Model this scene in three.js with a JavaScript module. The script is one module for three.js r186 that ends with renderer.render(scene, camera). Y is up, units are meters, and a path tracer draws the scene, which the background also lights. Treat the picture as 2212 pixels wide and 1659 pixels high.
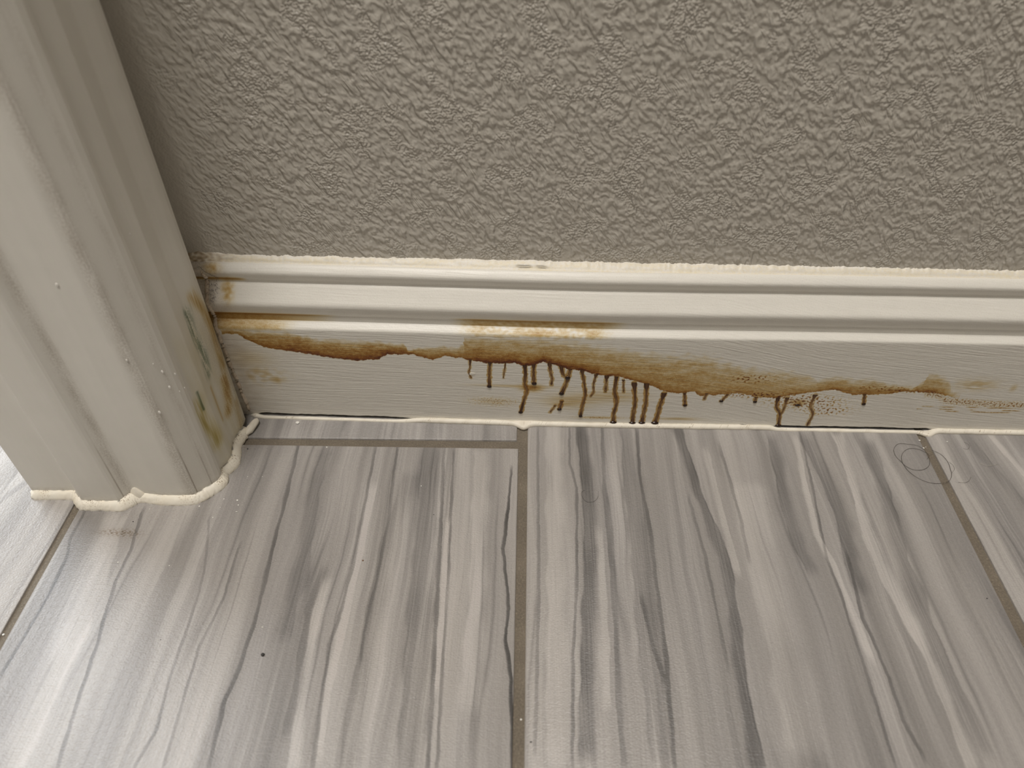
import * as THREE from 'three';
import { mergeGeometries, mergeVertices, toCreasedNormals } from 'three/addons/utils/BufferGeometryUtils.js';
import { RectAreaLightUniformsLib } from 'three/addons/lights/RectAreaLightUniformsLib.js';

// ---------------------------------------------------------------- camera, lights, exposure
const scene = new THREE.Scene();
const renderer = new THREE.WebGLRenderer({ antialias: true });
renderer.toneMapping = THREE.LinearToneMapping;
renderer.toneMappingExposure = 1.16;
renderer.shadowMap.enabled = true;
RectAreaLightUniformsLib.init();
scene.background = new THREE.Color(0x000000);

const camera = new THREE.PerspectiveCamera(2 * Math.atan(829.5 / 1539.16) * 180 / Math.PI, 2212 / 1659, 0.01, 20);
camera.position.set(0, 0.26, 0.25155);
camera.rotation.set(-0.747095, 0.0120693, 0.0136038, 'YXZ');
camera.focus = 0.318; camera.userData.fStop = 9;
scene.add(camera);

const CEIL = 2.4, WALLZ = -0.0155, BACKT = 0.12;
const LAMP = { x: -0.26, z: 0.5, s: 0.5, power: 40 };
const WINDOW = { x: -1.6, y0: 0.9, y1: 2.1, z0: -2.0, z1: -0.5, power: 9 };
function areaLight(color, intensity, w, h, from, to) {
  const l = new THREE.RectAreaLight(color, intensity, w, h);
  l.position.set(...from); l.lookAt(...to); l.castShadow = true; scene.add(l); return l;
}
areaLight(new THREE.Color(1.0, 0.957, 0.9), LAMP.power, LAMP.s, LAMP.s, [LAMP.x, CEIL - 0.075, LAMP.z], [LAMP.x, 0, LAMP.z + 0.0001]);
areaLight(new THREE.Color(0.86, 0.93, 1.0), WINDOW.power, WINDOW.z1 - WINDOW.z0, WINDOW.y1 - WINDOW.y0, [WINDOW.x + 0.03, (WINDOW.y0 + WINDOW.y1) / 2, (WINDOW.z0 + WINDOW.z1) / 2], [5, (WINDOW.y0 + WINDOW.y1) / 2, (WINDOW.z0 + WINDOW.z1) / 2]);

// ---------------------------------------------------------------- small tools
let seedState = 12345;
function rnd() { seedState = (seedState * 1664525 + 1013904223) >>> 0; return seedState / 4294967296; }
const perm = new Uint8Array(512);
{ const p = Array.from({ length: 256 }, (_, i) => i); for (let i = 255; i > 0; i--) { const j = Math.floor(rnd() * (i + 1)); [p[i], p[j]] = [p[j], p[i]]; } for (let i = 0; i < 512; i++) perm[i] = p[i & 255]; }
const GX = new Float32Array(256), GY = new Float32Array(256);
for (let i = 0; i < 256; i++) { const a = i / 256 * Math.PI * 2; GX[i] = Math.cos(a); GY[i] = Math.sin(a); }
function noise(x, y) {           // gradient noise, about -0.7 .. 0.7
  const xi = Math.floor(x), yi = Math.floor(y), fx = x - xi, fy = y - yi, X = xi & 255, Y = yi & 255;
  const u = fx * fx * fx * (fx * (fx * 6 - 15) + 10), v = fy * fy * fy * (fy * (fy * 6 - 15) + 10);
  const a = perm[perm[X] + Y], b = perm[perm[(X + 1) & 255] + Y], c = perm[perm[X] + ((Y + 1) & 255)], d = perm[perm[(X + 1) & 255] + ((Y + 1) & 255)];
  const n0 = GX[a] * fx + GY[a] * fy, n1 = GX[b] * (fx - 1) + GY[b] * fy, n2 = GX[c] * fx + GY[c] * (fy - 1), n3 = GX[d] * (fx - 1) + GY[d] * (fy - 1);
  const m0 = n0 + (n1 - n0) * u, m1 = n2 + (n3 - n2) * u;
  return m0 + (m1 - m0) * v;
}
function hash(x, y) { let h = (Math.floor(x) * 374761393 + Math.floor(y) * 668265263) | 0; h = Math.imul(h ^ (h >>> 13), 1274126177); return ((h ^ (h >>> 16)) >>> 0) / 4294967296; }
const clamp = (x, a = 0, b = 1) => x < a ? a : x > b ? b : x;
const sstep = (a, b, x) => { const t = clamp((x - a) / (b - a)); return t * t * (3 - 2 * t); };
function interp(tab, x) {
  if (x <= tab[0][0]) return tab[0][1];
  for (let i = 1; i < tab.length; i++) if (x <= tab[i][0]) { const [x0, y0] = tab[i - 1], [x1, y1] = tab[i]; return y0 + (y1 - y0) * (x1 === x0 ? 1 : (x - x0) / (x1 - x0)); }
  return tab[tab.length - 1][1];
}
const LUT = new Uint8Array(4097);
for (let i = 0; i <= 4096; i++) { const c = i / 4096; LUT[i] = Math.round(255 * (c <= 0.0031308 ? c * 12.92 : 1.055 * Math.pow(c, 1 / 2.4) - 0.055)); }
function colorTex(w, h, fn) {    // fn(i, j, out) writes linear rgb
  const d = new Uint8Array(w * h * 4), o = [0, 0, 0];
  for (let j = 0, k = 0; j < h; j++) for (let i = 0; i < w; i++, k += 4) {
    fn(i, j, o);
    d[k] = LUT[clamp(o[0]) * 4096 | 0]; d[k + 1] = LUT[clamp(o[1]) * 4096 | 0]; d[k + 2] = LUT[clamp(o[2]) * 4096 | 0]; d[k + 3] = 255;
  }
  return finish(new THREE.DataTexture(d, w, h), true);
}
function heightTex(w, h, fn) {   // fn(i, j) gives 0..1; kept in float so that slopes stay smooth
  const d = new Float32Array(w * h * 4);
  for (let j = 0, k = 0; j < h; j++) for (let i = 0; i < w; i++, k += 4) { const v = fn(i, j); d[k] = d[k + 1] = d[k + 2] = v; d[k + 3] = 1; }
  return finish(new THREE.DataTexture(d, w, h, THREE.RGBAFormat, THREE.FloatType), false);
}
function finish(t, srgb) {
  t.wrapS = t.wrapT = THREE.MirroredRepeatWrapping; t.magFilter = THREE.LinearFilter; t.minFilter = THREE.LinearFilter;
  if (srgb) t.colorSpace = THREE.SRGBColorSpace; t.needsUpdate = true; return t;
}
function placed(t, x0, y0, w, h) {   // uv in metres: the texture covers x0..x0+w, y0..y0+h
  t.repeat.set(1 / w, 1 / h); t.offset.set(-x0 / w, -y0 / h); t.updateMatrix(); return t;
}
function mesh(name, geo, mat, parent) { const m = new THREE.Mesh(geo, mat); m.name = name; m.castShadow = m.receiveShadow = true; (parent || scene).add(m); return m; }
const used = {};
function numbered(n) { used[n] = (used[n] || 0) + 1; return used[n] === 1 ? n : n + '_' + String(used[n] - 1).padStart(3, '0'); }
function group(name, label, category, extra = {}) { const g = new THREE.Group(); g.name = name; g.userData = { label, category, ...extra }; scene.add(g); return g; }
function gridGeo(nu, nv, fn, closeU = false) {   // fn(i, j) -> [x, y, z, u, v]
  const pos = [], uv = [], idx = [];
  for (let j = 0; j < nv; j++) for (let i = 0; i < nu; i++) { const p = fn(i, j); pos.push(p[0], p[1], p[2]); uv.push(p[3] || 0, p[4] || 0); }
  for (let j = 0; j < nv - 1; j++) for (let i = 0; i < nu - (closeU ? 0 : 1); i++) { const a = j * nu + i, b = j * nu + (i + 1) % nu, c = a + nu, d = b + nu; idx.push(a, b, c, b, d, c); }
  const g = new THREE.BufferGeometry();
  g.setAttribute('position', new THREE.Float32BufferAttribute(pos, 3)); g.setAttribute('uv', new THREE.Float32BufferAttribute(uv, 2)); g.setIndex(idx); g.computeVertexNormals();
  return g;
}
function boxGeo(x0, x1, y0, y1, z0, z1) {   // uv = metres along the face
  const g = new THREE.BoxGeometry(x1 - x0, y1 - y0, z1 - z0); g.translate((x0 + x1) / 2, (y0 + y1) / 2, (z0 + z1) / 2);
  const p = g.attributes.position, n = g.attributes.normal, u = g.attributes.uv;
  for (let i = 0; i < p.count; i++) {
    const ax = Math.abs(n.getX(i)), ay = Math.abs(n.getY(i));
    u.setXY(i, ax > 0.5 ? p.getZ(i) : p.getX(i), ay > 0.5 ? p.getZ(i) : p.getY(i));
  }
  return g;
}
const spline = (pts, n, closed = false) => new THREE.CatmullRomCurve3(pts.map((p) => new THREE.Vector3(...p)), closed, 'centripetal').getPoints(n);
// a bead laid along a path: half-round section with a lumpy radius
function beadGeo(path, radius, lump, sides = 10, flat = 1) {
  const n = path.length, up = new THREE.Vector3(0, 1, 0), t = new THREE.Vector3(), s = new THREE.Vector3(), b = new THREE.Vector3();
  return gridGeo(sides, n, (i, j) => {
    const a = path[Math.max(0, j - 1)], c = path[Math.min(n - 1, j + 1)];
    t.subVectors(c, a).normalize(); s.crossVectors(t, up); if (s.lengthSq() < 1e-6) s.set(1, 0, 0); s.normalize(); b.crossVectors(s, t);
    const r = (typeof radius === 'function' ? radius(path[j], j) : radius) * (1 + lump * noise(j * 0.23, i * 0.9 + 3.1) + lump * 0.6 * noise(j * 0.9, i * 1.7));
    const an = i / sides * Math.PI * 2, e = Math.min(1, 1.0 * Math.min(j, n - 1 - j) / 2 + 0.05);
    const p = path[j].clone().addScaledVector(s, Math.cos(an) * r * e).addScaledVector(b, Math.sin(an) * r * flat * e);
    return [p.x, p.y, p.z, p.x + p.z * 0.7, p.y + p.z * 0.4];
  }, true);
}

// ---------------------------------------------------------------- measured tables, all in millimetres
const UP = [[-129.0, 53.1], [-124.3, 53.2], [-107.1, 53.0], [-93.1, 48.9], [-72.4, 48.8], [-52.8, 47.3], [-51.4, 43.8], [-45.5, 45.9], [-36.0, 46.6], [-29.1, 46.5], [-25.6, 48.1], [-25.0, 53.3], [-10.9, 53.5], [4.7, 53.8], [23.2, 52.6], [32.6, 51.3], [42.0, 49.3], [54.8, 47.3], [64.4, 45.8], [87.0, 44.8], [98.1, 40.7], [104.8, 38.8], [116.6, 36.7], [128.6, 36.4], [137.3, 34.0], [142.4, 30.3], [145.7, 32.2], [149.5, 33.5], [159.8, 31.4], [165.7, 32.7], [175.1, 29.1], [184.2, 28.2], [188.3, 26.1], [192.6, 31.4], [191.8, 35.5], [196.3, 36.2], [203.4, 32.6], [207.9, 25.2]];
const LO = [[-129.7, 50.6], [-124.9, 46.4], [-117.1, 42.7], [-100.8, 40.2], [-89.0, 37.8], [-77.1, 36.5], [-66.0, 37.8], [-61.3, 40.9], [-49.1, 41.3], [-42.9, 39.0], [-39.7, 38.5], [-34.3, 41.0], [-26.8, 39.9], [-23.6, 39.1], [-14.7, 37.5], [-10.4, 37.3], [-1.4, 38.0], [2.5, 36.1], [8.3, 37.5], [11.3, 39.3], [17.9, 37.0], [24.4, 34.6], [29.6, 34.5], [37.5, 31.8], [47.2, 31.1], [57.4, 27.7], [64.1, 25.1], [71.4, 21.5], [78.1, 20.4], [85.2, 22.1], [88.0, 19.0], [96.2, 19.8], [105.7, 21.2], [117.1, 18.9], [125.3, 18.2], [133.0, 20.6], [144.5, 23.1], [152.3, 24.6], [161.6, 21.4], [172.0, 21.7], [179.0, 22.5], [185.0, 24.2], [200.6, 23.7], [209.6, 21.2]];
const DRIPS = [[[[-22.7, 39.4], [-23.2, 33.6], [-23.6, 31.1], [-22.7, 27.7]], 1.5, 0.6], [[[-13.5, 38.1], [-13.9, 31.5], [-14.0, 22.6]], 2.25, 0.9], [[[-6.2, 38.1], [-6.7, 33.4], [-7.3, 28.3]], 1.25, 0.5], [[[2.8, 37.0], [3.3, 31.3], [3.1, 25.1], [4.2, 20.6], [3.0, 14.3], [1.5, 5.5]], 2.25, 1], [[[7.0, 37.7], [7.3, 28.0], [7.6, 25.3]], 2.5, 0.9], [[[14.3, 38.8], [15.2, 32.6], [16.0, 29.2], [15.9, 24.7]], 2.0, 0.7], [[[19.8, 37.0], [21.4, 31.1], [23.4, 29.5], [22.7, 25.0], [21.1, 19.1]], 2.5, 0.9], [[[24.3, 35.2], [24.1, 32.5], [23.4, 29.5]], 2.5, 0.9], [[[29.8, 34.8], [31.4, 27.1], [32.7, 19.0], [31.7, 9.7], [31.5, 3.9]], 2.0, 1], [[[36.8, 32.4], [36.1, 25.5], [36.5, 21.0], [35.4, 17.8]], 1.75, 0.6], [[[41.9, 31.6], [42.2, 22.9], [42.3, 21.0]], 2.25, 0.7], [[[46.6, 31.1], [46.7, 21.2], [48.5, 13.9], [47.9, 6.3], [48.3, -0.1]], 2.5, 1], [[[50.0, 29.1], [51.1, 20.9]], 1.5, 0.6], [[[55.4, 27.4], [57.5, 14.1], [57.6, 7.3], [57.9, -0.3]], 2.5, 1], [[[61.4, 26.9], [62.8, 14.2], [62.7, 7.4], [62.7, -0.2]], 2.5, 1], [[[70.8, 20.9], [70.1, 12.4], [69.8, 4.8], [69.2, -0.0]], 2.75, 1], [[[80.6, 21.1], [82.3, 12.6]], 2.0, 1], [[[21.6, 14.1], [20.7, 8.3]], 2.25, 1], [[[18.6, 11.1], [16.1, 6.1]], 1.75, 0.6], [[[91.4, 21.0], [90.9, 16.9]], 2.0, 0.7], [[[101.7, 20.5], [99.5, 15.8]], 2.0, 0.9], [[[115.7, 18.9], [116.0, 15.6]], 2.0, 0.9], [[[126.5, 18.9], [127.3, 12.4], [130.2, 7.8], [131.7, -0.7]], 2.25, 1], [[[131.0, 19.0], [131.2, 9.0], [130.6, 7.5]], 2.0, 0.7], [[[143.9, 21.2], [143.9, 12.9], [146.5, 8.3], [146.1, -0.7]], 2.25, 0.5], [[[167.3, 22.2], [169.2, 15.4]], 2.0, 1]];
const STREAKS_B = [[[[-106.9, 18.5], [-104.9, 49.5], [-103.8, 74.4], [-101.5, 111.4], [-102.0, 131.8], [-103.6, 143.4], [-101.9, 164.4]], 1.6, 1.0], [[[-58.5, 18.6], [-56.4, 64.2], [-56.9, 94.2], [-58.1, 115.3], [-57.3, 125.1]], 1.2, 0.7], [[[-35.6, 17.9], [-33.1, 57.0], [-31.8, 82.0], [-30.1, 114.6], [-29.1, 133.6], [-27.7, 162.6]], 1.6, 0.9], [[[-30.7, 20.9], [-29.1, 59.5], [-27.2, 93.4], [-26.4, 124.2], [-24.9, 162.5]], 1.2, 0.9], [[[-2.4, 32.2], [-3.5, 56.1], [-5.0, 75.3], [-3.1, 90.4], [-1.8, 103.5], [-2.8, 116.8], [-0.2, 131.0], [0.9, 162.6]], 1.3, 1.9], [[[-42.1, 18.1], [-36.4, 124.5], [-35.1, 162.8]], 9, 0.5], [[[-69.1, 18.9], [-68.1, 64.5], [-67.8, 83.0], [-68.5, 105.3], [-70.2, 120.6], [-68.9, 139.1], [-66.9, 163.6]], 1.5, 0.7], [[[-79.8, 89.1], [-81.9, 105.7], [-80.1, 125.6], [-78.7, 134.9], [-78.8, 152.0]], 3, 0.45], [[[-135.5, 63.9], [-128.6, 90.5], [-126.9, 112.1], [-126.5, 136.1], [-124.3, 153.2], [-127.0, 165.1]], 1.1, 0.6], [[[-166.7, 60.8], [-163.7, 80.9], [-163.9, 94.9], [-159.1, 122.9], [-155.6, 149.8], [-152.9, 165.7]], 1.4, 0.8], [[[-192.3, 61.6], [-192.0, 75.6], [-189.0, 84.0], [-187.6, 103.2], [-188.8, 133.2]], 1.2, 0.8], [[[-118.2, 78.4], [-117.1, 101.3], [-119.8, 121.9], [-118.2, 148.9], [-117.3, 164.8]], 1.1, 0.6], [[[-93.0, 22.8], [-92.8, 49.2], [-89.2, 78.8], [-88.4, 95.0], [-88.9, 116.1]], 6, 0.4], [[[-50.3, 36.6], [-54.4, 70.5], [-54.9, 94.1], [-55.3, 115.3], [-55.9, 143.1], [-54.7, 163.3]], 7, 0.35], [[[-29.9, 63.4], [-28.2, 104.2], [-27.3, 133.5]], 1.8, -0.8], [[[-77.5, 94.7], [-77.7, 115.8], [-77.0, 134.8], [-73.4, 163.7]], 4, -0.6], [[[-66.1, 44.2], [-66.0, 87.6], [-66.6, 110.5], [-67.2, 139.0], [-65.3, 159.7]], 3, -0.6], [[[-17.2, 20.5], [-15.4, 93.0], [-15.2, 142.0]], 7, -0.5], [[[-176.7, 65.0], [-170.7, 97.3], [-168.3, 132.6], [-167.5, 166.1]], 8, -0.5]];
const STREAKS_C = [[[[26.4, 2.9], [25.5, 26.4], [28.3, 40.8], [26.0, 90.7], [23.3, 121.4], [21.3, 159.6]], 1.2, 0.9], [[[31.8, 2.7], [33.3, 40.6], [32.1, 79.1], [29.2, 111.6], [25.9, 155.7]], 5.5, 1.0], [[[10.3, 5.0], [10.4, 91.1], [8.7, 156.1]], 1.3, 0.6], [[[42.6, 2.4], [41.0, 40.4], [41.2, 78.9], [40.4, 111.3], [38.9, 139.0], [38.7, 159.2]], 2, 0.7], [[[60.3, 3.5], [58.3, 32.8], [59.5, 60.0], [58.9, 89.8], [59.0, 110.8], [58.2, 129.8], [56.3, 161.0]], 1.6, 0.9], [[[54.4, 3.7], [54.2, 40.0], [53.3, 78.5], [52.5, 111.0], [51.8, 138.7], [51.7, 158.9]], 8, 0.45], [[[80.8, 2.0], [83.1, 24.7], [84.4, 43.3], [87.6, 61.7], [89.7, 77.5], [89.0, 95.5], [87.9, 110.0], [85.7, 129.0], [85.3, 146.2], [84.6, 160.3]], 4.5, 1.1], [[[52.0, 98.6], [53.7, 115.9], [56.4, 129.8]], 1.6, 0.8], [[[100.0, 13.5], [100.7, 38.7], [100.7, 58.8], [99.8, 77.2]], 1.5, 0.7], [[[126.9, 7.9], [123.2, 44.9], [122.7, 70.6], [124.8, 81.2]], 5, 0.6], [[[142.0, 4.2], [139.3, 30.4], [136.6, 51.2], [133.3, 76.3], [134.0, 93.2], [133.4, 106.8], [133.1, 124.2], [132.5, 140.9], [131.7, 156.9]], 1.1, 0.8], [[[143.5, 7.4], [146.1, 30.2], [146.3, 57.5], [142.7, 78.4], [142.9, 89.7]], 6, 0.55], [[[174.4, 9.6], [170.0, 50.3], [165.8, 75.4], [165.0, 97.7], [163.3, 117.8], [164.4, 135.8], [165.4, 152.2]], 6, 0.6], [[[142.4, 76.0], [139.2, 103.6], [140.3, 116.5], [140.7, 127.6], [140.1, 143.2], [142.4, 154.3]], 1.3, 1.0], [[[79.6, 46.2], [81.6, 77.7], [81.4, 110.2], [81.3, 124.6]], 1.2, 0.6], [[[159.9, 3.7], [158.5, 29.8], [154.9, 66.0], [155.5, 87.1], [157.2, 103.1], [158.8, 117.9], [158.3, 140.2], [157.7, 158.5]], 4.5, -0.8], [[[138.8, 7.5], [135.0, 37.6], [132.8, 64.2], [135.5, 82.0], [136.1, 98.5], [136.8, 118.5]], 2.5, -0.7], [[[17.5, 4.8], [16.7, 90.9], [16.0, 159.8]], 7, -0.4], [[[36.9, 66.9], [36.5, 101.2], [34.6, 139.1]], 3, -0.5], [[[108.4, 38.4], [104.1, 88.5], [104.0, 119.3], [101.7, 153.8]], 14, -0.35], [[[92.4, 16.8], [92.7, 45.8], [93.5, 83.2]], 3, -0.5]];
const HAIRS = [[[199.1, 18.4], [201.0, 15.8], [197.8, 12.1], [193.2, 11.6], [188.6, 14.9], [186.4, 19.4], [186.4, 21.9], [189.0, 24.9], [192.9, 25.6], [197.5, 23.4], [200.2, 19.0], [200.6, 14.6], [198.5, 10.1], [193.3, 8.7], [189.1, 8.5], [185.2, 12.5], [184.5, 17.0], [186.2, 21.3], [186.9, 25.6], [189.7, 30.3], [194.0, 33.1], [199.5, 33.3], [203.7, 32.0], [206.5, 28.6], [207.8, 24.3], [208.5, 19.4], [207.1, 15.0], [203.4, 12.2]], [[222.2, 6.5], [223.5, 8.1], [223.2, 10.0], [221.6, 11.2], [219.9, 10.8]], [[208.0, 32.4], [211.1, 32.7], [213.5, 31.4], [215.6, 28.9]], [[207.5, 26.8], [209.7, 24.3], [210.1, 21.8], [209.2, 20.0]], [[223.7, 20.2], [226.2, 21.9], [232.5, 20.5]], [[31.7, 42.3], [30.2, 43.9], [30.7, 47.0], [32.4, 48.9], [35.2, 49.0], [37.4, 46.8], [38.0, 42.9]]];
const WHITE = [[-126.4, 52.7, 5], [-125.2, 55.3, 3], [-124.8, 59.1, 5], [-142.4, 56.5, 4], [-134.4, 62.4, 3], [-149.3, 63.9, 3], [-132.9, 56.8, 2], [200.4, 5.9, 6], [214.0, 6.4, 5], [200.5, 10.9, 4], [201.9, 10.2, 3], [204.5, 73.4, 5], [-92.8, 19.2, 4], [-118.9, 38.6, 3], [-44.0, 41.9, 3], [-144.4, 87.4, 3], [-97.9, 113.9, 4], [-132.7, 52.1, 3], [-125.8, 38.8, 3], [-164.1, 58.7, 3], [-166.4, 86.4, 3], [7.3, 156.7, 3], [3.6, 146.1, 4], [-197.4, 119.1, 5]];
const DARK = [[-94.6, 125.1, 8], [-135.5, 120.1, 3], [-64.0, 82.7, 4], [-36.6, 58.1, 3], [-130.9, 21.5, 4], [-168.6, 65.7, 4], [193.2, 93.5, 3], [7.1, 154.1, 5]];
// baseboard profile [height, distance in front of the face]; hard corners are repeated
const PROFILE = [[0.3, 0], [55.8, 0.0], [56.54, -0.08], [56.97, -0.38], [57.31, -0.8], [57.82, -1.5], [58.44, -2.4], [59.17, -3.4], [59.17, -3.4], [62.08, -3.5], [62.71, -3.2], [64.08, -2.6], [65.77, -2.1], [67.29, -1.8], [68.35, -1.75], [69.18, -2.0], [69.83, -2.5], [70.75, -3.3], [71.64, -4.15], [73.18, -5.5], [74.71, -6.85], [75.78, -7.8], [76.2, -8.4], [76.2, -8.4], [77.3, -8.45], [77.97, -8.2], [79.38, -7.6], [80.6, -7.25], [81.64, -7.15], [82.4, -7.45], [82.96, -8.05], [83.79, -8.95], [84.42, -9.8], [84.67, -10.5], [84.58, -11.0], [84.3, -11.6], [83.0, -15.4]];
const S0 = -1.9;                        // running length at the first profile point
const BOW = [[-150, -2.0], [-101, -1.45], [-66, -1.1], [-31, -0.6], [5, -0.12], [36, 0], [76, -0.4], [116, -0.95], [160, -1.2], [203, -1.3], [300, -1.3], [2000, -1.3]];
const bow = (x) => interp(BOW, x);
// casing plan [x, z] from the jamb round to the wall
const CASING = [[-219.5, -134], [-219.5, 51.2], [-219.2, 52.1], [-218.3, 52.4], [-200, 52], [-198.8, 52.2], [-194.8, 56.6], [-193.6, 57.4], [-177.4, 57.3], [-176.4, 56.8], [-175.4, 55.6], [-174.2, 54.2], [-172.9, 53.1], [-171.4, 52.5], [-169.2, 52.4], [-165, 52.9], [-159.2, 53.6], [-153, 53.6], [-148.8, 53.3], [-145.2, 52.9], [-144.2, 52.2], [-143.9, 51.6], [-139.6, 47.0], [-138.9, 46.6], [-137.3, 44.6], [-136.6, 42.4], [-136.8, 40.0], [-137.9, 38.0], [-137.8, 36.9], [-136.4, 34.2], [-135.7, 31], [-135.8, 28], [-136.9, 24], [-137.6, 20.5], [-137.3, 16], [-136.3, 11.5], [-136.0, 7], [-136.3, 4.4], [-137.4, 2.6], [-150, -15.4]];

// ---------------------------------------------------------------- materials
const TRIM = [0.78, 0.752, 0.69];
const flatWall = new THREE.MeshStandardMaterial({ color: new THREE.Color().setRGB(0.53, 0.50, 0.445), roughness: 0.6 });
const ceilingPaint = new THREE.MeshStandardMaterial({ color: new THREE.Color().setRGB(0.78, 0.77, 0.74), roughness: 0.8 });

// rolled wall paint over a trowelled skim: height map, 410 x 205 mm
const WT = { x: -0.15, y: 0.075, w: 0.41, h: 0.205 };
const wallHeight = heightTex(2048, 1024, (i, j) => {
  const x = i * 0.2 - 150, y = j * 0.2 + 75;
  const wx = x + 1.2 * noise(x / 9, y / 9) + 5, wy = y + 1.2 * noise(x / 9 + 31, y / 9);
  // strokes fall to the right: a runs along them, b across them
  const a = 0.52 * wx - 0.85 * wy, b = 0.85 * wx + 0.52 * wy;
  const n1 = noise(a / 5.6, b / 3.1), n2 = noise(a / 2.6 + 9, b / 1.6), n3 = noise(x / 1.1, y / 1.1), n4 = noise(a / 19 + 4, b / 8), n5 = noise(a / 1.5 + 21, b / 0.85);
  const mass = n1 * 0.75 + n2 * 0.6 + n4 * 0.35 + n5 * 0.16;
  const plate = 0.5 * sstep(-0.3, 0.16, mass) + 0.36 * sstep(0.1, 0.46, mass) + 0.3 * mass;       // blobs with flat tops
  const score = Math.pow(Math.max(0, 1 - Math.abs(noise(a / 15 + 70, b / 1.5)) * 6), 2) * sstep(0.02, 0.3, noise(x / 13 + 8, y / 13));
  const stip = sstep(-0.02, 0.28, noise(x / 12 + 40, y / 12 + 13)) * (noise(x / 0.8, y / 0.8) * 0.75 + n3 * 0.45);
  const edge = sstep(-147, -122, x + 4 * noise(y / 12, 4));                       // brushed-in strip beside the casing
  const rough = plate * 0.66 - score * 0.2 + stip * 0.52 + n3 * 0.07;
  const fine = 0.5 + noise(x / 0.9, y / 0.7) * 0.2 + noise(x / 2.2, y / 6) * 0.1 + noise(x / 5, y / 5) * 0.25;
  return clamp(0.2 + 0.5 * (fine * 0.55 * (1 - edge) + rough * (0.1 + 0.9 * edge)));
});
placed(wallHeight, WT.x, WT.y, WT.w, WT.h);
const wallPaint = new THREE.MeshPhysicalMaterial({ color: new THREE.Color().setRGB(0.535, 0.50, 0.44), roughness: 0.36, bumpMap: wallHeight, bumpScale: 0.0021 });

// stained trim paint of the baseboard: 420 x 105 mm of running length
const absorb = [0.66, 1.2, 2.5];
const BT = { x: -150, s: -5, w: 420, h: 105 };
const dripHalo = DRIPS.map(([pts, w, e]) => ({ pts, w, e, s0: Math.min(...pts.map((p) => p[1])) - 1, s1: Math.max(...pts.map((p) => p[1])) + 1, x0: Math.min(...pts.map((p) => p[0])) - 3, x1: Math.max(...pts.map((p) => p[0])) + 3 }));
const MID = [[-136, 0.5], [-125, 0.75], [-100, 1.0], [-62, 1.1], [-50, 0.75], [-30, 0.65], [-20, 0.75], [10, 0.62], [40, 0.55], [75, 0.62], [105, 0.5], [140, 0.46], [160, 0.6], [200, 0.55], [207, 0.35], [212, 0]];
const RIM = [[-136, 0.5], [-100, 1.4], [-62, 1.6], [-50, 0.9], [-30, 0.9], [-22, 1.9], [20, 2.6], [40, 1.7], [65, 0.9], [105, 0.7], [140, 0.75], [200, 1.0], [212, 0.2]];
const blob = (x, s, cx, cs, rx, rs) => { const a = (x - cx) / rx, b = (s - cs) / rs; return Math.exp(-(a * a + b * b)); };
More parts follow.
